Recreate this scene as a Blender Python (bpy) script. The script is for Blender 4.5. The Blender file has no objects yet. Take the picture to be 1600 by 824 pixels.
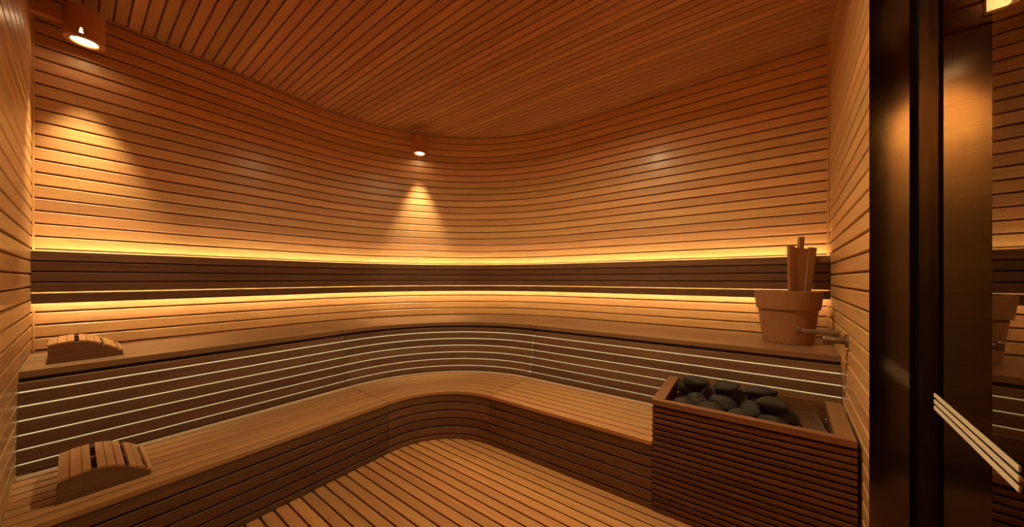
import bpy, bmesh, math, random
from mathutils import Vector, Matrix
random.seed(11)
SC = bpy.context.scene
COL = SC.collection

# ------------------------------------------------------------------ camera, world, exposure
YAW = math.radians(35.818)
cam_d = bpy.data.cameras.new('camera')
cam_d.sensor_width = 36.0
cam_d.lens = 36.0 * 495.87 / 1600.0
cam_d.shift_y = 23.6 / 1600.0
cam_d.clip_start = 0.02
cam = bpy.data.objects.new('camera', cam_d)
COL.objects.link(cam)
cam.location = (0.0, 0.0, 1.15)
cam.rotation_euler = (math.radians(90), 0, YAW)
SC.camera = cam

world = bpy.data.worlds.new('world')
SC.world = world
world.use_nodes = True
world.node_tree.nodes['Background'].inputs[0].default_value = (1.0, 0.75, 0.5, 1)
world.node_tree.nodes['Background'].inputs[1].default_value = 0.004

SC.view_settings.view_transform = 'Standard'
SC.view_settings.look = 'None'
SC.view_settings.gamma = 1.0
SC.view_settings.use_curve_mapping = False
SC.view_settings.exposure = 0.15
SC.cycles.use_denoising = True
SC.cycles.max_bounces = 12
SC.cycles.diffuse_bounces = 8
SC.cycles.sample_clamp_indirect = 6.0

LED_WALL = 54.0        # strips above / below the backrest
LED_WALL_LOW = 58.0
LED_RISER = 0.75        # diffuser behind the upper riser slats
SPOT_W = 140.0          # narrow downlights, watts
LAMP_DISC = 14.0
LED_COL = (1.0, 0.76, 0.41)
LED_RISER_COL = (1.0, 0.72, 0.34)
WIDE_W = 180.0
LAMP_COL = (1.0, 0.77, 0.41)

# ------------------------------------------------------------------ plan of the room (metres)
CX, CY, RW = -1.403, 1.211, 1.683       # centre and radius of the rounded far corner
ZC, ZU, ZL = 2.712, 0.755, 0.342        # ceiling, upper bench, lower bench
XA, YB = CX - RW, CY + RW
LW0 = Vector((-3.11, -0.1262)); LDIR = Vector((0.999928, -0.012)); LOUT = Vector((-0.012, -0.999928))
A5 = math.radians(5.2)
P0 = Vector((0.468, 2.894)); RDIR = Vector((-math.sin(A5), -math.cos(A5))); ROUT = Vector((math.cos(A5), -math.sin(A5)))
S_JAMB = 1.381; S_NEAR = 2.55; S_END = 3.17; Q_GLASS = 0.11
def rp(s, q):                            # a point by distance along / outward of the door wall
    return P0 + RDIR * s + ROUT * q
def xr(y):                               # x of the door wall at depth y
    return 0.468 - math.tan(A5) * (2.894 - y)
def yl(x):                               # y of the left wall at x
    return -0.1262 - 0.012 * (x + 3.11)

# ------------------------------------------------------------------ materials
MATS = {}
def new_mat(name):
    m = bpy.data.materials.new(name); m.use_nodes = True
    nt = m.node_tree
    for n in list(nt.nodes): nt.nodes.remove(n)
    out = nt.nodes.new('ShaderNodeOutputMaterial')
    MATS[name] = m
    return m, nt, out
def wood(name, c1, c2, rough=0.45, var=0.22, spec=0.35, grain=(2.2, 55.0), bump=0.12, knots=0.0, coat=0.0):
    m, nt, out = new_mat(name)
    N, L = nt.nodes.new, nt.links.new
    uv = N('ShaderNodeUVMap'); uv.uv_map = 'UVMap'
    oi = N('ShaderNodeObjectInfo')
    cmb = N('ShaderNodeCombineXYZ')
    mul = N('ShaderNodeMath'); mul.operation = 'MULTIPLY'; mul.inputs[1].default_value = 37.0
    L(oi.outputs['Random'], mul.inputs[0]); L(mul.outputs[0], cmb.inputs[0]); L(mul.outputs[0], cmb.inputs[1])
    add = N('ShaderNodeVectorMath'); add.operation = 'ADD'
    L(uv.outputs[0], add.inputs[0]); L(cmb.outputs[0], add.inputs[1])
    mp = N('ShaderNodeMapping'); mp.inputs['Scale'].default_value = (grain[0], grain[1], 1)
    L(add.outputs[0], mp.inputs[0])
    n1 = N('ShaderNodeTexNoise'); n1.inputs['Scale'].default_value = 1.0; n1.inputs['Detail'].default_value = 5; n1.inputs['Roughness'].default_value = 0.6
    n1.inputs['Distortion'].default_value = 0.6
    L(mp.outputs[0], n1.inputs['Vector'])
    mp2 = N('ShaderNodeMapping'); mp2.inputs['Scale'].default_value = (grain[0] * 6, grain[1] * 7, 1)
    L(add.outputs[0], mp2.inputs[0])
    n2 = N('ShaderNodeTexNoise'); n2.inputs['Scale'].default_value = 1.0; n2.inputs['Detail'].default_value = 3
    L(mp2.outputs[0], n2.inputs['Vector'])
    mixf = N('ShaderNodeMix'); mixf.data_type = 'FLOAT'; mixf.inputs[0].default_value = 0.3
    L(n1.outputs['Fac'], mixf.inputs[2]); L(n2.outputs['Fac'], mixf.inputs[3])
    ramp = N('ShaderNodeValToRGB')
    ramp.color_ramp.elements[0].position = 0.30; ramp.color_ramp.elements[0].color = (*c1, 1)
    ramp.color_ramp.elements[1].position = 0.70; ramp.color_ramp.elements[1].color = (*c2, 1)
    L(mixf.outputs[0], ramp.inputs[0])
    hsv = N('ShaderNodeHueSaturation')
    mr = N('ShaderNodeMapRange'); mr.inputs['To Min'].default_value = 1 - var; mr.inputs['To Max'].default_value = 1 + var
    L(oi.outputs['Random'], mr.inputs['Value']); L(mr.outputs[0], hsv.inputs['Value'])
    mr2 = N('ShaderNodeMapRange'); mr2.inputs['To Min'].default_value = 0.492; mr2.inputs['To Max'].default_value = 0.508
    fr = N('ShaderNodeMath'); fr.operation = 'FRACT'
    L(mul.outputs[0], fr.inputs[0]); L(fr.outputs[0], mr2.inputs['Value']); L(mr2.outputs[0], hsv.inputs['Hue'])
    L(ramp.outputs[0], hsv.inputs['Color'])
    col = hsv.outputs[0]
    if knots > 0:
        mp3 = N('ShaderNodeMapping'); mp3.inputs['Scale'].default_value = (2.6, 14, 1)
        L(add.outputs[0], mp3.inputs[0])
        vo = N('ShaderNodeTexVoronoi'); L(mp3.outputs[0], vo.inputs['Vector'])
        mr3 = N('ShaderNodeMapRange'); mr3.inputs['From Min'].default_value = 0.03; mr3.inputs['From Max'].default_value = 0.13
        mr3.inputs['To Min'].default_value = knots; mr3.inputs['To Max'].default_value = 0.0
        L(vo.outputs['Distance'], mr3.inputs['Value'])
        mk = N('ShaderNodeMix'); mk.data_type = 'RGBA'; mk.inputs[7].default_value = (c1[0] * .35, c1[1] * .3, c1[2] * .3, 1)
        L(mr3.outputs[0], mk.inputs[0]); L(col, mk.inputs[6]); col = mk.outputs[2]
    bs = N('ShaderNodeBsdfPrincipled'); bs.inputs['Roughness'].default_value = rough
    bs.inputs['Specular IOR Level'].default_value = spec
    if coat: bs.inputs['Coat Weight'].default_value = coat; bs.inputs['Coat Roughness'].default_value = 0.2
    L(col, bs.inputs['Base Color'])
    bp = N('ShaderNodeBump'); bp.inputs['Strength'].default_value = bump; bp.inputs['Distance'].default_value = 0.002
    L(mixf.outputs[0], bp.inputs['Height']); L(bp.outputs[0], bs.inputs['Normal'])
    L(bs.outputs[0], out.inputs[0])
    return m
def plain(name, col, rough=0.5, metal=0.0, spec=0.5, noise=0.0, scale=20.0, bump=0.0):
    m, nt, out = new_mat(name); N, L = nt.nodes.new, nt.links.new
    bs = N('ShaderNodeBsdfPrincipled'); bs.inputs['Roughness'].default_value = rough; bs.inputs['Metallic'].default_value = metal
    bs.inputs['Specular IOR Level'].default_value = spec
    tc = N('ShaderNodeTexCoord'); nz = N('ShaderNodeTexNoise'); nz.inputs['Scale'].default_value = scale; nz.inputs['Detail'].default_value = 4
    L(tc.outputs['Object'], nz.inputs['Vector'])
    rp_ = N('ShaderNodeValToRGB')
    rp_.color_ramp.elements[0].position = .3; rp_.color_ramp.elements[1].position = .7
    rp_.color_ramp.elements[0].color = (*[c * (1 - noise) for c in col], 1); rp_.color_ramp.elements[1].color = (*[min(1, c * (1 + noise)) for c in col], 1)
    L(nz.outputs['Fac'], rp_.inputs[0]); L(rp_.outputs[0], bs.inputs['Base Color'])
    if bump:
        bp = N('ShaderNodeBump'); bp.inputs['Strength'].default_value = bump; bp.inputs['Distance'].default_value = .004
        L(nz.outputs['Fac'], bp.inputs['Height']); L(bp.outputs[0], bs.inputs['Normal'])
    L(bs.outputs[0], out.inputs[0])
    return m
def emis(name, col, strength):
    m, nt, out = new_mat(name)
    e = nt.nodes.new('ShaderNodeEmission'); e.inputs[0].default_value = (*col, 1); e.inputs[1].default_value = strength
    nt.links.new(e.outputs[0], out.inputs[0])
    return m

wood('light', (.48, .245, .090), (.68, .385, .155), rough=.42, var=.13, spec=.4, bump=.05, coat=.15)
wood('ceilwood', (.40, .170, .060), (.54, .25, .092), rough=.5, var=.15)
wood('dark', (.095, .047, .024), (.185, .094, .048), rough=.6, var=.22, spec=.2, knots=.35)
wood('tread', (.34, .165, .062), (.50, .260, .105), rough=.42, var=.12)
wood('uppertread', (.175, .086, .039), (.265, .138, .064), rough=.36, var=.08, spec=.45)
wood('floorwood', (.36, .165, .058), (.56, .275, .100), rough=.42, var=.20, spec=.4)
wood('cabwood', (.090, .038, .016), (.165, .074, .031), rough=.6, spec=.2, var=.15, knots=.25)
wood('rimwood', (.19, .088, .037), (.28, .135, .06), rough=.45, var=.08)
wood('bucketwood', (.235, .112, .045), (.32, .160, .068), rough=.5, var=.05, grain=(6, 16))
wood('lampwood', (.42, .170, .055), (.54, .235, .085), rough=.5, var=.04, grain=(8, 12))
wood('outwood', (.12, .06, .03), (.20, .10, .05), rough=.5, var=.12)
plain('backing', (.16, .075, .03), .8, noise=.2)
plain('darkback', (.03, .016, .009), .9, noise=.2)  # near-black colour puts shade into the gaps it lies behind
plain('bronze', (.165, .135, .10), .12, metal=1.0, noise=.05, scale=6)
plain('bronzedark', (.05, .033, .021), .35, metal=1.0, noise=.1)
plain('gapblack', (.006, .004, .003), .9, spec=0.0)
plain('steel', (.62, .55, .45), .28, metal=1.0, noise=.06, scale=9)
plain('tapmetal', (.22, .17, .125), .45, metal=.9, noise=.15, scale=60)
plain('stone', (.026, .021, .016), .72, noise=.45, scale=26, bump=.5, spec=.4)
plain('barpaint', (.86, .78, .62), .55, noise=.04)
plain('nail', (.12, .06, .03), .5, metal=.3)
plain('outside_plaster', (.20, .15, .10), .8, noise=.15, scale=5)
emis('led_wall', LED_COL, LED_WALL)
emis('led_wall_low', LED_COL, LED_WALL_LOW)
emis('led_riser', LED_RISER_COL, LED_RISER)
emis('led_strip', (1.0, .66, .28), 3.5)
emis('lamp_glow', (1.0, .74, .40), LAMP_DISC)
emis('notch_glow', (1.0, .80, .52), 3.0)
emis('out_glow', (1.0, .80, .50), 25.0)
# bronze tinted door glass
m, nt, out = new_mat('glass')
tr = nt.nodes.new('ShaderNodeBsdfTransparent'); tr.inputs[0].default_value = (.40, .29, .20, 1)
gl = nt.nodes.new('ShaderNodeBsdfGlossy'); gl.inputs['Color'].default_value = (.95, .86, .74, 1); gl.inputs['Roughness'].default_value = 0.0
lw = nt.nodes.new('ShaderNodeLayerWeight'); lw.inputs['Blend'].default_value = 0.5
pw = nt.nodes.new('ShaderNodeMath'); pw.operation = 'POWER'; pw.inputs[1].default_value = 4.0
fz = nt.nodes.new('ShaderNodeMath'); fz.operation = 'MULTIPLY_ADD'; fz.inputs[1].default_value = 0.92; fz.inputs[2].default_value = 0.08
nt.links.new(lw.outputs['Facing'], pw.inputs[0]); nt.links.new(pw.outputs[0], fz.inputs[0])
mx = nt.nodes.new('ShaderNodeMixShader')
nt.links.new(fz.outputs[0], mx.inputs[0]); nt.links.new(tr.outputs[0], mx.inputs[1]); nt.links.new(gl.outputs[0], mx.inputs[2]); nt.links.new(mx.outputs[0], out.inputs[0])

# ------------------------------------------------------------------ helpers
def link(name, me, mat=None, parent=None, loc=(0, 0, 0), rot=(0, 0, 0)):
    o = bpy.data.objects.new(name, me)
    COL.objects.link(o)
    o.location = loc; o.rotation_euler = rot
    if mat and me is not None and len(me.materials) == 0: me.materials.append(MATS[mat])
    if parent: o.parent = parent
    return o
def tag(o, label=None, cat=None, group=None, kind=None):
    if label: o['label'] = label
    if cat: o['category'] = cat
    if group: o['group'] = group
    if kind: o['kind'] = kind
    return o
def empty(name, loc=(0, 0, 0), rz=0):
    o = bpy.data.objects.new(name, None); COL.objects.link(o); o.location = loc; o.rotation_euler = (0, 0, rz)
    o.empty_display_size = .05
    return o
def sweep_mesh(name, prof, pts, nrm, lean=None):
    """closed profile [(outward, z)] carried along a plan polyline; UV = (length, girth) in metres"""
    n = len(prof); verts = []; faces = []; uvs = []
    cum = [0.0]
    for i in range(1, len(pts)): cum.append(cum[-1] + (Vector(pts[i]) - Vector(pts[i - 1])).length)
    gir = [0.0]
    for j in range(n): gir.append(gir[-1] + math.dist(prof[j], prof[(j + 1) % n]))
    for p, q in zip(pts, nrm):
        for (o, z) in prof:
            verts.append((p[0] + q[0] * o, p[1] + q[1] * o, z))
    for i in range(len(pts) - 1):
        for j in range(n):
            k = (j + 1) % n
            faces.append((i * n + j, i * n + k, (i + 1) * n + k, (i + 1) * n + j))
            uvs.append(((cum[i], gir[j]), (cum[i], gir[j + 1]), (cum[i + 1], gir[j + 1]), (cum[i + 1], gir[j])))
    faces.append(tuple(reversed(range(n)))); uvs.append(tuple((prof[j][0] * .3, prof[j][1]) for j in reversed(range(n))))
    e0 = (len(pts) - 1) * n
    faces.append(tuple(range(e0, e0 + n))); uvs.append(tuple((prof[j][0] * .3, prof[j][1]) for j in range(n)))
    return mesh(name, verts, faces, uvs)
def mesh(name, verts, faces, uvs=None, smooth=False):
    me = bpy.data.meshes.new(name); me.from_pydata(verts, [], faces)
    lay = me.uv_layers.new(name='UVMap')
    if uvs:
        k = 0
        for f in uvs:
            for c in f: lay.data[k].uv = c; k += 1
    bm = bmesh.new(); bm.from_mesh(me); bmesh.ops.recalc_face_normals(bm, faces=bm.faces); bm.to_mesh(me); bm.free()
    if smooth:
        for p in me.polygons: p.use_smooth = True
    me.update()
    return me
def rect(o0, o1, z0, z1, c=0.0):
    if c <= 0: return [(o0, z0), (o1, z0), (o1, z1), (o0, z1)]
    return [(o0 + c, z0), (o1, z0), (o1, z1), (o0 + c, z1), (o0, z1 - c), (o0, z0 + c)]
def chamf(o0, o1, z0, z1, c):             # all four edges eased
    return [(o0 + c, z0), (o1 - c, z0), (o1, z0 + c), (o1, z1 - c), (o1 - c, z1), (o0 + c, z1), (o0, z1 - c), (o0, z0 + c)]
def straight(p0, p1, out):
    return [tuple(p0), tuple(p1)], [tuple(out), tuple(out)]
def ring(sec, r=0.0, y0=None, x1=0.50, seg=28, g=.0028):
    """plan path on the bench/wall centre line family: profile 'outward' = radius from the corner centre"""
    pts, nrm = [], []
    if 'A' in sec:
        ys = y0 if y0 is not None else -0.16
        pts += [(CX, ys)]; nrm += [(-1, 0)]
        if 'C' not in sec: pts += [(CX, CY - g)]; nrm += [(-1, 0)]
    if 'C' in sec:
        a0, a1 = math.pi, math.pi / 2
        if 'A' not in sec: a0 -= g / .8
        if 'B' not in sec: a1 += g / .8
        for i in range(seg + 1):
            a = a0 + (a1 - a0) * i / seg
            pts.append((CX, CY)); nrm.append((math.cos(a), math.sin(a)))
    if 'B' in sec:
        if 'C' not in sec: pts += [(CX + g, CY)]; nrm += [(0, 1)]
        pts += [(x1, CY)]; nrm += [(0, 1)]
    return pts, nrm
def ring_mesh(name, prof, sec, y0=None, x1=.5, seg=28, g=.0028, fit=False):
    pts, nrm = ring(sec, 0, y0, x1, seg, g)
    me = sweep_mesh(name, prof, pts, nrm)
    if fit:                                  # ends cut to the slightly skewed end walls
        m_ = len(prof); last = (len(pts) - 1) * m_
        for i, v in enumerate(me.vertices):
            if 'A' in sec and i < m_: v.co.y = yl(v.co.x) + .001
            if 'B' in sec and i >= last and x1 > .2: v.co.x = xr(v.co.y) - .001
    # true arc length for the UVs (the path itself is offset by the profile)
    r = sum(p[0] for p in prof) / len(prof)
    pos = [Vector((p[0] + q[0] * r, p[1] + q[1] * r)) for p, q in zip(pts, nrm)]
    cum = [0.0]
    for i in range(1, len(pos)): cum.append(cum[-1] + (pos[i] - pos[i - 1]).length)
    n = len(prof); k = 0; lay = me.uv_layers['UVMap']
    gir = [0.0]
    for j in range(n): gir.append(gir[-1] + math.dist(prof[j], prof[(j + 1) % n]))
    me2 = me
    for poly in me2.polygons:
        vi = list(poly.vertices)
        if len(vi) == 4:
            secs = [v // n for v in vi]; js = [v % n for v in vi]
            wrap = (0 in js and n - 1 in js)
            for li, s_, j_ in zip(poly.loop_indices, secs, js):
                gg = gir[j_] if not (wrap and j_ == 0) else gir[n]
                lay.data[li].uv = (cum[s_], gg)
    return me
def box_mesh(name, sx, sy, sz, c=0.0, axis='x'):
    """box centred in plan, standing on z=0, grain along the chosen axis"""
    if axis == 'x':
        pr = chamf(-sy / 2, sy / 2, 0, sz, c) if c else rect(-sy / 2, sy / 2, 0, sz)
        return sweep_mesh(name, pr, [(-sx / 2, 0), (sx / 2, 0)], [(0, 1), (0, 1)])
    if axis == 'y':
        pr = chamf(-sx / 2, sx / 2, 0, sz, c) if c else rect(-sx / 2, sx / 2, 0, sz)
        return sweep_mesh(name, pr, [(0, -sy / 2), (0, sy / 2)], [(1, 0), (1, 0)])
    v = [(x * sx / 2, y * sy / 2, z) for z in (0, sz) for x, y in ((-1, -1), (1, -1), (1, 1), (-1, 1))]
    f = [(0, 3, 2, 1), (4, 5, 6, 7)] + [(i, (i + 1) % 4, 4 + (i + 1) % 4, 4 + i) for i in range(4)]
    uv = [tuple((v[i][1], v[i][0]) for i in q) for q in f[:2]] + [tuple((v[i][2], (v[i][0] + v[i][1])) for i in q) for q in f[2:]]
    return mesh(name, v, f, uv)
def lathe_mesh(name, prof, seg=40, closed=False, smooth=True):
    """profile [(r, z)]; v runs round the girth, u along the profile"""
    verts, faces, uvs = [], [], []
    n = len(prof); gl_ = [0.0]
    for j in range(1, n + 1): gl_.append(gl_[-1] + math.dist(prof[j - 1], prof[j % n]))
    for i in range(seg):
        a = 2 * math.pi * i / seg
        for r, z in prof: verts.append((r * math.cos(a), r * math.sin(a), z))
    rm = max(p[0] for p in prof)
    for i in range(seg):
        i2 = (i + 1) % seg
        for j in range(n if closed else n - 1):
            k = (j + 1) % n
            faces.append((i * n + j, i2 * n + j, i2 * n + k, i * n + k))
            u0, u1 = 2 * math.pi * rm * i / seg, 2 * math.pi * rm * (i + 1) / seg
            uvs.append(((gl_[j], u0), (gl_[j], u1), (gl_[j + 1], u1), (gl_[j + 1], u0)))
    me = mesh(name, verts, faces, uvs)
    if smooth:
        for p in me.polygons: p.use_smooth = True
        bm = bmesh.new(); bm.from_mesh(me)
        bmesh.ops.remove_doubles(bm, verts=bm.verts, dist=1e-6)
        for e in bm.edges:
            if len(e.link_faces) == 2 and e.calc_face_angle(0) > math.radians(32): e.smooth = False
        bm.to_mesh(me); bm.free()
    return me
def cyl_mesh(name, r, l, seg=20):          # along +z from 0, closed ends
    return lathe_mesh(name, [(0.0001, 0), (r * .92, 0), (r, l * .04), (r, l * .96), (r * .92, l), (0.0001, l)], seg)

# ------------------------------------------------------------------ the setting: floor
PF = 0.0585
fl = tag(link('floor', box_mesh('floor', 3.75, 3.4, .03), 'darkback', None, (-1.40, 1.35, -.055)), 'narrow warm wooden floor planks with dark gaps between them', None, None, 'structure')
fme = sweep_mesh('floor_plank', chamf(-.0250, .0250, -.022, 0, .002), [(-2.0, 0), (.42, 0)], [(0, 1), (0, 1)])
fme.materials.append(MATS['floorwood'])
for i in range(-7, 20):
    y = 0.616 + PF * i
    if y < -.18 or y > 1.74: continue
    link('plank', fme, None, fl, (1.40, -1.35 + y, .055))
# ceiling
ceil = tag(link('ceiling', box_mesh('ceiling', 3.9, 3.6, .03), 'backing', None, (-1.40, 1.30, ZC + .013)), 'reddish brown ceiling of narrow straight wooden boards', None, None, 'structure')
PC = 0.0557
cme = sweep_mesh('ceiling_board', chamf(-.0244, .0244, 0, .014, .0025), [(-3.2, 0), (.62, 0)], [(0, 1), (0, 1)])
cme.materials.append(MATS['ceilwood'])
for i in range(-9, 60):
    y = 0.173 + PC * i
    if y < -.34 or y > 2.96: continue
    link('board', cme, None, ceil, (1.40, -1.30 + y, -.013))

# ------------------------------------------------------------------ walls
PW, GW = 0.069, 0.0088
ZG = 1.381                                  # one groove height; all walls share it
def board_levels(z0, z1):
    k = math.floor((z0 - ZG) / PW); out = []
    while ZG + k * PW < z1:
        a, b = ZG + k * PW + GW / 2, ZG + (k + 1) * PW - GW / 2
        if b > z0 + .01: out.append((max(a, z0), min(b, z1)))
        k += 1
    return out
def bprof(a, b, o=0.0):
    c = .003
    return [(o + c, a), (o + .014, a), (o + .014, b), (o + c, b), (o, b - c), (o, a + c)]
# curved far wall: one run over both straight walls and the rounded corner
wb = tag(link('wall_back', ring_mesh('wall_back', rect(RW + .014, RW + .05, 0, ZC + .01), 'ACB', -.2, .56, 40), 'backing'),
         'light wooden board wall bending round the far corner', None, None, 'structure')
for a, b in board_levels(ZU - .02, ZC):
    if 1.10 < (a + b) / 2 < 1.20: pass
    link('board', ring_mesh('board', bprof(a, b, RW), 'ACB', -.19, .55, 36), 'light', wb)
# nail heads in pairs on each board, at the battens
def nail_stuff(name, parent, sites):
    V, F = [], []
    for (p, nrm_) in sites:
        t = Vector((0, 0, 1)).cross(nrm_).normalized(); b0 = len(V)
        for i in range(6):
            a = i * math.pi / 3
            V.append(tuple(p + t * (.0022 * math.cos(a)) + Vector((0, 0, .0022 * math.sin(a)))))
        V.append(tuple(p + nrm_ * .0006))
        for i in range(6): F.append((b0 + i, b0 + (i + 1) % 6, b0 + 6))
    return tag(link(name, mesh(name, V, F), 'nail', parent), kind='stuff')
sites = []
for a, b in board_levels(ZU + .02, ZC - .03):
    if b - a < .05: continue
    for z in (a + .014, b - .014):
        for y in (.02, .30, .62, .95):
            sites.append((Vector((XA + .0004, y + random.uniform(-.006, .006), z)), Vector((1, 0, 0))))
        for k in range(1, 6):
            an = math.pi - k * math.pi / 12
            d = Vector((math.cos(an), math.sin(an), 0)); sites.append((Vector((CX, CY, z)) + d * (RW - .0012), -d))
        for x in (-1.25, -.95, -.62, -.28, .05, .30):
            sites.append((Vector((x + random.uniform(-.006, .006), YB - .0004, z)), Vector((0, -1, 0))))
nail_stuff('nail_heads', wb, sites)
# left wall
def flat_wall(name, label, p0, p1, out, z0, z1, zb0=None):
    pts, nr = straight(p0, p1, out)
    w = tag(link(name, sweep_mesh(name, rect(.014, .06, z0, z1 + .01), pts, nr), 'backing'), label, None, None, 'structure')
    base = None
    for a, b in board_levels(z0, z1):
        if base is None and b - a > PW - GW - 1e-4:
            base = sweep_mesh('board', bprof(0, PW - GW, 0), pts, nr); base.materials.append(MATS['light'])
        if b - a > PW - GW - 1e-4:
            link('board', base, None, w, (0, 0, a))
        elif b - a > .006:
            link('board', sweep_mesh('board', bprof(a, b, 0), pts, nr), 'light', w)
    return w
wl = flat_wall('wall_left', 'light board wall at the far left beside both headrests', LW0, LW0 + LDIR * 3.50, LOUT, 0, ZC)
wr = flat_wall('wall_right', 'narrow strip of light board wall between bucket and glass door', rp(-.02, 0), rp(S_JAMB, 0), ROUT, 0, ZC)
wr2 = flat_wall('wall_door_side', 'light board wall on the near side of the glass door', rp(S_NEAR, 0), rp(S_END, 0), ROUT, 0, ZC)
wr3 = flat_wall('wall_lintel', 'light boards over the glass door', rp(S_JAMB, 0), rp(S_NEAR, 0), ROUT, 2.42, ZC)
# corner trims
tag(link('trim_1', box_mesh('trim_1', .008, .008, ZC - ZU, 0, 'z'), 'light', None, (XA + .0055, -.1215, ZU)), 'thin vertical corner strip between left wall and long wall', None, None, 'structure')
tag(link('trim_2', box_mesh('trim_2', .009, .009, ZC - ZU, 0, 'z'), 'light', None, (.4605, YB - .006, ZU)), 'thin vertical corner strip behind the bucket', None, None, 'structure')

# ------------------------------------------------------------------ benches
ends = {'A': dict(y0=-.118), 'C': {}, 'B': {}}
def bench_section(name, label, sec, cat, group, build, x1):
    root = empty(name, {'A': (CX - .7, .5, 0), 'C': (CX, CY, 0), 'B': (-.5, CY + .7, 0)}[sec])
    tag(root, label, cat, group)
    def put(part, prof, mat, kind=None, seg=24, g=.0028):
        if sec != 'B': g = .0028
        o = link(part, ring_mesh(part, prof, sec, -.121, x1, seg, g, True), mat, root)
        o.location = -root.location
        return o
    build(put)
    return root
def lean_r(z): return .965 + (z - ZL) * (1.035 - .965) / (.71 - ZL)
def build_upper(put):
    rs = [1.075, 1.226, 1.377, 1.528, 1.680]
    for a, b in zip(rs[:-1], rs[1:]):
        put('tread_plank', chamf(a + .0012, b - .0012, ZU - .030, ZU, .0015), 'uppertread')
    put('riser_blocker', rect(1.10, 1.14, .694, ZU - .031), 'darkback')  # unseen rail added to block diffuser light under the tread
    for k in range(7):
        z1 = .712 if k == 0 else .6695 - .057 * (k - 1)
        z0 = .678 if k == 0 else z1 - .0485
        if k == 6: z0 = ZL + .012
        r0, r1 = lean_r(z0), lean_r(z1)
        put('riser_slat', [(r0 + .0015, z0), (r0 + .018, z0), (r1 + .018, z1), (r1 + .0015, z1), (r1, z1 - .0015), (r0, z0 + .0015)], 'dark', g=.0075)
    put('light_diffuser', [(1.024, .345), (1.030, .345), (1.096, .692), (1.090, .692)], 'led_riser')
    put('light_strip', rect(1.004, 1.009, .356, .360), 'led_strip')
def build_lower(put):
    n, r0, r1 = 8, .467, .990
    w = (r1 - r0) / n
    for i in range(n):
        put('tread_slat', chamf(r0 + i * w + .0054, r0 + (i + 1) * w - .0054, ZL - .022, ZL, .0015), 'tread')
    put('substructure', rect(.51, .99, ZL - .06, ZL - .034), 'darkback')
    put('nosing', rect(r0 + .0054, r0 + .03, ZL - .0225 - .004, ZL - .0222), 'dark')
    zt = ZL - .026
    for k in range(6):
        a = max(.002, .2675 - .057 * k); b = min(zt - .004, .2675 - .057 * k + .0490)
        put('riser_slat', rect(.474, .492, a, b, .002), 'dark')
    put('riser_backing', rect(.495, .505, 0, ZL - .03), 'darkback')
XCAB0 = -.357
gU, gL = 'sections of the upper bench', 'sections of the lower bench'
bench_section('upper_bench', 'upper dark-fronted bench section along the left wall carrying a headrest', 'A', 'bench', gU, build_upper, None)
bench_section('upper_bench', 'curved upper bench section in the rounded far corner', 'C', 'bench', gU, build_upper, None)
bench_section('upper_bench', 'upper bench section on the right that carries the wooden bucket', 'B', 'bench', gU, build_upper, .40)
bench_section('lower_bench', 'lower slatted bench section on the left carrying a headrest', 'A', 'bench', gL, build_lower, None)
bench_section('lower_bench', 'curved lower slatted bench section in front of the rounded far corner', 'C', 'bench', gL, build_lower, None)
bench_section('lower_bench', 'lower slatted bench section running up to the stone heater cabinet', 'B', 'bench', gL, build_lower, XCAB0 - .003)

# ------------------------------------------------------------------ backrest band with light strips
br = empty('backrest', (CX, CY, 1.0))
tag(br, 'dark slatted backrest band lit from behind along the curved wall', 'backrest')
def put_b(part, prof, mat):
    o = link(part, ring_mesh(part, prof, 'ACB', -.120, .452, 36, .0018, True), mat, br); o.location = -br.location; return o
RB = 1.604
for z0, z1 in ((1.247, 1.297), (1.1910, 1.2405), (1.1345, 1.1845), (1.078, 1.128), (1.017, 1.071)):
    put_b('slat', rect(RB, RB + .020, z0, z1, .002), 'dark')
put_b('backrest_blocker', rect(RB + .0205, RB + .030, 1.083, 1.285), 'darkback')  # unseen panel added behind the slats so their gaps stay dark
put_b('light_strip', rect(RB + .0215, RB + .0275, 1.2865, 1.2910), 'led_wall')
put_b('light_strip', rect(RB + .0215, RB + .0265, 1.0230, 1.0280), 'led_wall_low')

# ------------------------------------------------------------------ heater cabinet, heater and stones
YF = 1.682; YK = CY + .945; HC = .552
cab = empty('heater_cabinet', (0, 1.9, 0))
tag(cab, 'dark slatted wooden cabinet around the stone heater', 'cabinet')
def putc(part, me, mat, loc, rz=0):
    o = link(part, me, mat, cab, (loc[0], loc[1] - 1.9, loc[2]), (0, 0, rz)); return o
XF1 = xr(YF) - .012
sl = box_mesh('slat', XF1 - XCAB0, .018, .0185, .0015); sl.materials.append(MATS['cabwood'])
for k in range(19):
    putc('slat', sl, None, ((XCAB0 + XF1) / 2, YF + .008, .004 + .0273 * k))
putc('front_backing', box_mesh('front_backing', XF1 - XCAB0 - .004, .008, .515), 'darkback', ((XCAB0 + XF1) / 2, YF + .024, .002))
putc('side_panel', box_mesh('side_panel', .018, YK - YF - .03, .522, 0, 'y'), 'cabwood', (XCAB0 + .010, (YF + YK) / 2 + .014, .002))
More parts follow.
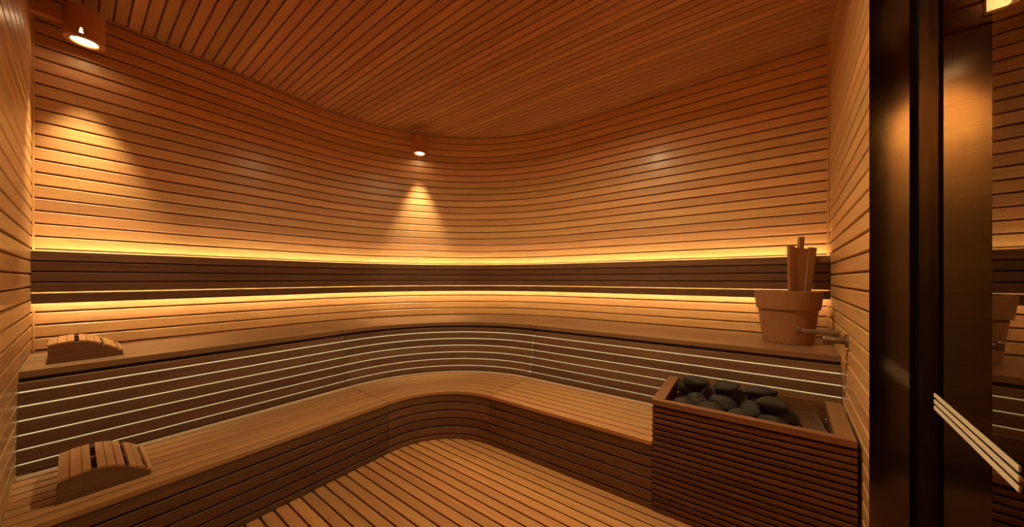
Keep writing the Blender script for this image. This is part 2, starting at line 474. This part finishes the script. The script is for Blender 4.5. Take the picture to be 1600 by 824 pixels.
# top rim boards
def prism(name, poly, z0, z1):
    n = len(poly); v = [(x, y, z0) for x, y in poly] + [(x, y, z1) for x, y in poly]
    f = [tuple(reversed(range(n))), tuple(range(n, 2 * n))] + [(i, (i + 1) % n, n + (i + 1) % n, n + i) for i in range(n)]
    uv = [tuple((v[i][0] if abs(poly[0][0] - poly[2][0]) > abs(poly[0][1] - poly[2][1]) else v[i][1], v[i][1] + v[i][0] + v[i][2]) for i in q) for q in f]
    return mesh(name, v, f, uv)
def putp(part, poly, z0, z1, mat):
    return putc(part, prism(part, [(x, y - 1.9) for x, y in poly], z0, z1), mat, (0, 1.9, 0))
putp('rim_front', [(XCAB0 - .002, YF - .003), (XF1, YF - .003), (XF1, YF + .032), (XCAB0 - .002, YF + .032)], HC - .026, HC, 'rimwood')
putp('rim_side', [(XCAB0 - .002, YF + .033), (XCAB0 + .050, YF + .033), (XCAB0 + .050, YK - .004), (XCAB0 - .002, YK - .004)], HC - .026, HC, 'rimwood')
putp('rim_side', [(.292, YF + .033), (xr(YF + .033) - .012, YF + .033), (xr(YK) - .012, YK - .004), (.333, YK - .004)], HC - .026, HC, 'rimwood')
putp('inner_panel', [(XCAB0 + .052, YK - .022), (.332, YK - .022), (.332, YK - .006), (XCAB0 + .052, YK - .006)], .30, HC - .004, 'cabwood')
putp('inner_panel', [(XCAB0 + .036, YF + .034), (XCAB0 + .049, YF + .034), (XCAB0 + .049, YK - .024), (XCAB0 + .036, YK - .024)], .30, HC - .027, 'cabwood')
putp('inner_panel', [(.294, YF + .034), (.304, YF + .034), (.344, YK - .024), (.334, YK - .024)], .30, HC - .027, 'cabwood')
# heater standing inside
ht = empty('sauna_heater', (-.06, 1.90, .0))
tag(ht, 'steel sauna heater sunk inside the dark slatted cabinet', 'heater')
link('casing', box_mesh('casing', .44, .34, .43, .004), 'bronzedark', ht, (-.0, 0, .0))
link('stone_basket', box_mesh('stone_basket', .46, .36, .022, .004), 'bronzedark', ht, (0, 0, .431))
pl = link('heat_shield', box_mesh('heat_shield', .072, .36, .006, .001, 'y'), 'steel', ht, (.312, .03, .494))
link('shield_lip', box_mesh('shield_lip', .005, .36, .020, 0, 'y'), 'steel', ht, (.344, .03, .501))
# stones
def stone_mesh(i):
    rnd = random.Random(100 + i)
    bm = bmesh.new(); bmesh.ops.create_icosphere(bm, subdivisions=3, radius=1)
    ph = [(Vector((rnd.uniform(-1, 1), rnd.uniform(-1, 1), rnd.uniform(-1, 1))).normalized(), rnd.uniform(.55, .9)) for _ in range(9)]
    for v in bm.verts:
        d = v.co.normalized(); r = 1.0
        for q, h in ph:
            c = d.dot(q)
            if c > 0.2: r = min(r, .25 * r + .75 * (h / max(c, .35)) if h / max(c, .35) < r else r)
        v.co = d * r
    for f in bm.faces: f.smooth = True
    me = bpy.data.meshes.new('stone'); bm.to_mesh(me); bm.free(); me.uv_layers.new(name='UVMap')
    me.materials.append(MATS['stone'])
    return me
SM = [stone_mesh(i) for i in range(7)]
k = 0
def stone(x, y, z, sx, sy, sz, rz, where):
    global k
    o = link('sauna_stone', SM[k % 7], None, None, (x, y, z), (random.uniform(-.2, .2), random.uniform(-.2, .2), rz)); o.scale = (sx, sy, sz); k += 1
    tag(o, 'rounded charcoal stone, ' + where, 'stone', 'stones on the heater')
ORD = ('leftmost', 'second from the left', 'third from the left', 'fourth from the left')
for row, y, zz, off in (('front', 1.790, .502, .0), ('middle', 1.914, .512, .045), ('back', 2.045, .522, .0)):
    for i in range(4):
        x = -.232 + off + i * .114
        stone(x + random.uniform(-.006, .006), y + random.uniform(-.006, .006), zz + random.uniform(-.006, .006), .064, .062, .055, random.uniform(-.5, .5) if i % 2 else random.uniform(-.3, .3),
              ORD[i] + ' in the ' + row + ' row of the heater heap')
for i, (x, y) in enumerate(((-.20, 1.985), (-.060, 1.995), (.080, 1.980), (.120, 1.865))):
    stone(x, y, .588 if i < 3 else .574, .068, .050, .036, random.uniform(-.3, .3), ORD[i] + ' on top of the heater heap')

# ------------------------------------------------------------------ wooden headrests
def headrest(name, label, xf, y0, z):
    D, Ln = .300, .220
    root = empty(name, (xf, y0, z)); tag(root, label, 'headrest', 'curved wooden headrests')
    K = [(0, .078), (.15, .086), (.35, .090), (.55, .082), (.75, .058), (.9, .034), (1, .018)]
    def h(t):
        for (a, ha), (b, hb) in zip(K[:-1], K[1:]):
            if t <= b + 1e-9:
                u = (t - a) / (b - a); return ha + (hb - ha) * u
        return K[-1][1]
    ts = [i / 24 for i in range(25)]
    for xo, nm in ((0, 'side_panel'), (-D + .02, 'side_panel'), (-D / 2 + .01, 'side_panel')):
        poly = [(-.006, 0), (Ln, 0)] + [(t * Ln, h(t)) for t in reversed(ts)] + [(-.001, .02)]
        n = len(poly)
        v = [(xo, a, b) for a, b in poly] + [(xo - .020, a, b) for a, b in poly]
        f = [tuple(range(n)), tuple(reversed(range(n, 2 * n)))] + [(i, n + i, n + (i + 1) % n, (i + 1) % n) for i in range(n)]
        uv = [tuple((v[q][1], v[q][2]) for q in ff) for ff in f]
        link(nm, mesh(nm, v, f, uv), 'dark', root)
    # slats across the curve
    pos = [0.0]; W = [.024, .024, .018, .0, .019, .021, .021, .0, .021, .020, .0, .013]
    t = .0
    arc = [(0.0, 0.0)]
    for i in range(1, 201):
        tt = i / 200; p = (tt * Ln, h(tt)); q = ((i - 1) / 200 * Ln, h((i - 1) / 200))
        arc.append((arc[-1][0] + math.dist(p, q), tt))
    total = arc[-1][0]; scale = total / (sum(W) + .0012 * 9 + .011 * 3)
    def at(s):
        for (s0, t0), (s1, t1) in zip(arc[:-1], arc[1:]):
            if s <= s1: return t0 + (t1 - t0) * (s - s0) / (s1 - s0)
        return 1.0
    s = 0.0
    for w in W:
        if w == 0: s += .011 * scale; continue
        a, b = at(s), at(s + w * scale)
        pa, pb = Vector((0, a * Ln, h(a))), Vector((0, b * Ln, h(b)))
        d = (pb - pa).normalized(); nn = Vector((0, -d.z, d.y))
        th = .008
        q = [pa, pb, pb + nn * th, pa + nn * th]
        v = [(0.001, p.y, p.z) for p in q] + [(-D - .001, p.y, p.z) for p in q]
        f = [(0, 1, 2, 3), (7, 6, 5, 4), (0, 4, 5, 1), (1, 5, 6, 2), (2, 6, 7, 3), (3, 7, 4, 0)]
        uv = [tuple((v[i][0], v[i][1] + v[i][2]) for i in ff) for ff in f]
        link('top_slat', mesh('top_slat', v, f, uv), 'tread', root)
        s += (w + .0012) * scale
    return root
headrest('headrest', 'curved slatted wooden headrest on the upper bench at the far left', -2.600, -.066, ZU)
headrest('headrest', 'curved slatted wooden headrest on the lower bench at the left', -1.974, -.030, ZL)

# ------------------------------------------------------------------ bucket, paddle, wall tap
bk = empty('wooden_bucket', (.235, 2.628, ZU)); tag(bk, 'tapered wooden bucket with a wider rim band on the upper bench', 'bucket')
def br_(z): return .122 + (.156 - .122) * z / .318
link('body', lathe_mesh('body', [(.001, .0), (br_(0) - .006, 0), (br_(0), .004), (br_(.205), .205), (br_(.30), .30), (br_(.30) - .018, .30), (br_(.03) - .018, .025), (.001, .025)], 56), 'bucketwood', bk)
link('rim_band', lathe_mesh('rim_band', [(br_(.206) + .0005, .206), (br_(.206) + .010, .208), (br_(.318) + .010, .315), (br_(.318) + .005, .318), (br_(.318) - .016, .318), (br_(.3) - .016, .302), (br_(.3) + .0005, .2995)], 56, True), 'bucketwood', bk)
pd = empty('wooden_paddle', (.268, 2.640, ZU + .027)); tag(pd, 'slatted wooden paddle standing upright in the bucket', 'paddle')
pd.rotation_euler = (math.radians(-2), math.radians(6.0), math.radians(38))
def taper(name, x0b, x1b, x0t, x1t, z0, z1, y0, y1):
    v = [(x0b, y0, z0), (x1b, y0, z0), (x1b, y1, z0), (x0b, y1, z0), (x0t, y0, z1), (x1t, y0, z1), (x1t, y1, z1), (x0t, y1, z1)]
    f = [(0, 3, 2, 1), (4, 5, 6, 7), (0, 1, 5, 4), (1, 2, 6, 5), (2, 3, 7, 6), (3, 0, 4, 7)]
    uv = [tuple((v[i][2], v[i][0] + v[i][1]) for i in q) for q in f]
    return mesh(name, v, f, uv)
link('slat', taper('slat', -.040, -.022, -.090, -.056, .0, .572, -.020, -.004), 'bucketwood', pd)
link('slat', taper('slat', .020, .042, .042, .090, .0, .572, -.022, -.006), 'bucketwood', pd)
link('board', taper('board', -.026, .024, -.058, .046, .10, .562, -.014, .004), 'bucketwood', pd)
link('handle', taper('handle', .000, .022, .002, .032, .20, .640, .005, .022), 'bucketwood', pd)

tp = empty('wall_tap', (rp(.853, 0).x, rp(.853, 0).y, .868), math.pi / 2 - A5 + 0)
tag(tp, 'small bronze tap with a long lever on the right wall', 'tap')
# local +y points into the room
tp.rotation_euler = (0, 0, math.atan2(-ROUT.y, -ROUT.x) - math.pi / 2)
c = cyl_mesh('rose', .030, .010, 28); link('rose', c, 'tapmetal', tp, (0, 0.0, 0), (-math.pi / 2, 0, 0))
link('spindle', cyl_mesh('spindle', .017, .075, 24), 'tapmetal', tp, (0, .006, 0), (-math.pi / 2, 0, 0))
link('collar', cyl_mesh('collar', .022, .016, 24), 'tapmetal', tp, (0, .060, 0), (-math.pi / 2, 0, 0))
link('lever', box_mesh('lever', .024, .150, .020, .004, 'y'), 'tapmetal', tp, (.004, .098, .020))
link('lever_tip', box_mesh('lever_tip', .030, .014, .034, .004, 'y'), 'tapmetal', tp, (.004, .168, .014))
link('stem', cyl_mesh('stem', .008, .022, 16), 'tapmetal', tp, (.004, .040, .006))

# ------------------------------------------------------------------ cylinder wall lamps with downlights
def spot(name, parent, loc, rot, watts, angle, blend, size=.02):
    d = bpy.data.lights.new(name, 'SPOT'); d.energy = watts; d.color = LAMP_COL; d.spot_size = math.radians(angle); d.spot_blend = blend; d.shadow_soft_size = size
    o = bpy.data.objects.new(name, d); COL.objects.link(o); o.parent = parent; o.location = loc; o.rotation_euler = rot
    return o
RL, HL = .072, .175
def lamp(label, x, y, z, arm_dir, arm_len, notch_dir, beam=50, watts=SPOT_W, tilt=(0, 0, 0), arm_z=.085, arm_w=.042):
    root = empty('cylinder_lamp', (x, y, z)); tag(root, label, 'lamp', 'round wooden wall lamps')
    link('shade', lathe_mesh('shade', [(.001, HL), (RL - .004, HL), (RL, HL - .004), (RL, .003), (RL - .003, 0), (.050, 0), (.047, .004), (.047, .050), (.001, .050)], 48), 'lampwood', root)
    link('light_disc', lathe_mesh('light_disc', [(.001, .010), (.0455, .010), (.0455, .014), (.001, .014)], 36), 'lamp_glow', root)
    a = math.atan2(arm_dir[1], arm_dir[0])
    me = sweep_mesh('arm', chamf(-arm_w / 2, arm_w / 2, arm_z - arm_w / 2, arm_z + arm_w / 2, .003), [(RL * .9, 0), (arm_len, 0)], [(0, 1), (0, 1)])
    link('arm', me, 'lampwood', root, (0, 0, 0), (0, 0, a))
    # little side aperture
    n = math.atan2(notch_dir[1], notch_dir[0])
    V = []; hw0, hw1 = .105, .045
    for (dz, w) in ((.016, hw0), (.044, hw1)):
        for rr in (RL + .0006, RL - .004):
            for u in (-1, -.33, .33, 1):
                V.append((rr * math.cos(n + u * w), rr * math.sin(n + u * w), dz))
    def idx(zr, r, u): return zr * 8 + r * 4 + u
    F = [(idx(0, 0, u), idx(0, 0, u + 1), idx(1, 0, u + 1), idx(1, 0, u)) for u in range(3)]
    F += [(idx(0, 1, u), idx(1, 1, u), idx(1, 1, u + 1), idx(0, 1, u + 1)) for u in range(3)]
    F += [(idx(0, 0, 0), idx(1, 0, 0), idx(1, 1, 0), idx(0, 1, 0)), (idx(0, 0, 3), idx(0, 1, 3), idx(1, 1, 3), idx(1, 0, 3))]
    F += [(idx(z_, 0, u), idx(z_, 1, u), idx(z_, 1, u + 1), idx(z_, 0, u + 1)) for z_ in (0, 1) for u in range(3)]
    link('side_aperture', mesh('side_aperture', V, F), 'notch_glow', root)
    spot('downlight', root, (0, 0, -.004), tilt, watts, beam, .95, .022)
    return root
lamp('round wooden lamp on an arm at the top left', -2.938, .040, 2.452, (0, -1), .165, (.94, -.16))
av = Vector((-2.675 - CX, 2.089 - CY)).normalized()
lp2 = lamp('small round wooden lamp mounted on the rounded far corner', CX + av.x * (RW - .125), CY + av.y * (RW - .125), 2.435, (-.95, -.20), .120, (av.x, av.y))
lp3 = lamp('round wooden lamp on the left wall near the glass door', -.10, yl(-.10) + .125, 2.36, (0, -1), .125, (-.2, 1), 100, 360.0, Vector((0, -.60, -.80)).to_track_quat('-Z', 'Y').to_euler())
# recessed downlight in the ceiling over the middle of the floor
cl = empty('ceiling_downlight', (-.85, 1.42, ZC)); tag(cl, 'round recessed downlight in the ceiling above the floor', 'lamp')
link('trim_ring', lathe_mesh('trim_ring', [(.060, -.006), (.078, -.006), (.082, -.002), (.082, 0), (.060, 0)], 40, True), 'lampwood', cl)
link('light_disc', lathe_mesh('light_disc', [(.001, -.004), (.0595, -.004), (.0595, -.001), (.001, -.001)], 36), 'lamp_glow', cl)
spot('room_beam', cl, (0, 0, -.012), (0, 0, 0), WIDE_W, 168, .9, .05)

# ------------------------------------------------------------------ glass door on the right
dr = tag(link('door_1', sweep_mesh('door_1', rect(.092, .125, .0, 2.42), *straight(rp(S_JAMB + .006, 0), rp(S_JAMB + .026, 0), ROUT)), 'bronzedark'),
         'tinted glass door in a dark bronze frame', None, None, 'structure')
link('jamb', sweep_mesh('jamb', rect(-.004, .078, 0, 2.42), *straight(rp(S_JAMB - .004, 0), rp(S_JAMB + .004, 0), ROUT)), 'bronze', dr)
link('gap_strip', sweep_mesh('gap_strip', rect(.078, .092, 0, 2.42), *straight(rp(S_JAMB - .006, 0), rp(S_JAMB + .001, 0), ROUT)), 'gapblack', dr)  # black strip painted in for the dark gap beside the frame
link('jamb', sweep_mesh('jamb', rect(-.004, .13, 0, 2.42), *straight(rp(S_NEAR - .004, 0), rp(S_NEAR + .004, 0), ROUT)), 'bronze', dr)
link('head_rail', sweep_mesh('head_rail', rect(-.004, .13, 2.40, 2.42), *straight(rp(S_JAMB + .03, 0), rp(S_NEAR - .006, 0), ROUT)), 'bronzedark', dr)
link('glass_pane', sweep_mesh('glass_pane', rect(Q_GLASS, Q_GLASS + .008, .012, 2.398), *straight(rp(S_JAMB + .0265, 0), rp(S_NEAR - .008, 0), ROUT)), 'glass', dr)
for k_ in range(3):
    fa = .8252 - k_ * .0178; na = .8126 - k_ * .0184
    V = []
    for q_ in (Q_GLASS - .0016, Q_GLASS - .0003):
        for p_, za, zb in ((rp(1.459, q_), fa, fa - .0100), (rp(1.897, q_), na, na - .0102)):
            V += [(p_.x, p_.y, za), (p_.x, p_.y, zb)]
    link('glass_stripe', mesh('glass_stripe', V, [(0, 1, 3, 2), (4, 6, 7, 5), (0, 2, 6, 4), (1, 5, 7, 3), (0, 4, 5, 1), (2, 3, 7, 6)]), 'barpaint', dr)  # pale decal stripes lying flush on the glass
# ------------------------------------------------------------------ dim lobby outside the glass
pts, nr = straight(rp(S_JAMB - .002, .14), rp(S_JAMB - .002, 2.0), -RDIR)
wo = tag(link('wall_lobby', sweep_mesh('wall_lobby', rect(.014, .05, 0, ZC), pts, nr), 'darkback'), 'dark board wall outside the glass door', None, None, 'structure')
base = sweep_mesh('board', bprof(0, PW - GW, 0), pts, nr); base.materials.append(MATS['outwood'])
for a, b in board_levels(0, ZC):
    if b - a > PW - GW - 1e-4: link('board', base, None, wo, (0, 0, a))
tag(link('wall_lobby_end', sweep_mesh('wall_lobby_end', rect(0, .05, 0, ZC), *straight(rp(S_JAMB - .05, 2.0), rp(S_END + .6, 2.0), ROUT)), 'outside_plaster'), 'plain plaster wall of the dark lobby', None, None, 'structure')
tag(link('wall_lobby_near', sweep_mesh('wall_lobby_near', rect(0, .05, 0, ZC), *straight(rp(S_END + .55, .05), rp(S_END + .55, 2.0), RDIR)), 'outside_plaster'), 'plain plaster wall behind the dark lobby', None, None, 'structure')
tag(link('floor_lobby', prism('floor_lobby', [tuple(rp(S_JAMB - .05, .16)), tuple(rp(S_JAMB - .05, 2.0)), tuple(rp(S_END + .6, 2.0)), tuple(rp(S_END + .6, .16))], -.04, -.003), 'outside_plaster'), 'plain floor of the dark lobby', None, None, 'structure')
tag(link('ceiling_lobby', prism('ceiling_lobby', [tuple(rp(S_JAMB - .05, .58)), tuple(rp(S_JAMB - .05, 2.0)), tuple(rp(S_END + .6, 2.0)), tuple(rp(S_END + .6, .58))], ZC, ZC + .04), 'outside_plaster'), 'plain ceiling of the dark lobby', None, None, 'structure')
lo = empty('lobby_lamp', (*rp(S_JAMB, .232), 1.895)); tag(lo, 'small glowing wall lamp outside the glass door at top right', 'lamp')
lo.rotation_euler = (0, 0, -A5)
link('glow_block', box_mesh('glow_block', .034, .022, .11, .002), 'out_glow', lo, (0, -.014, 0))
link('back_plate', box_mesh('back_plate', .040, .004, .13, 0), 'bronzedark', lo, (0, -.0005, -.008))
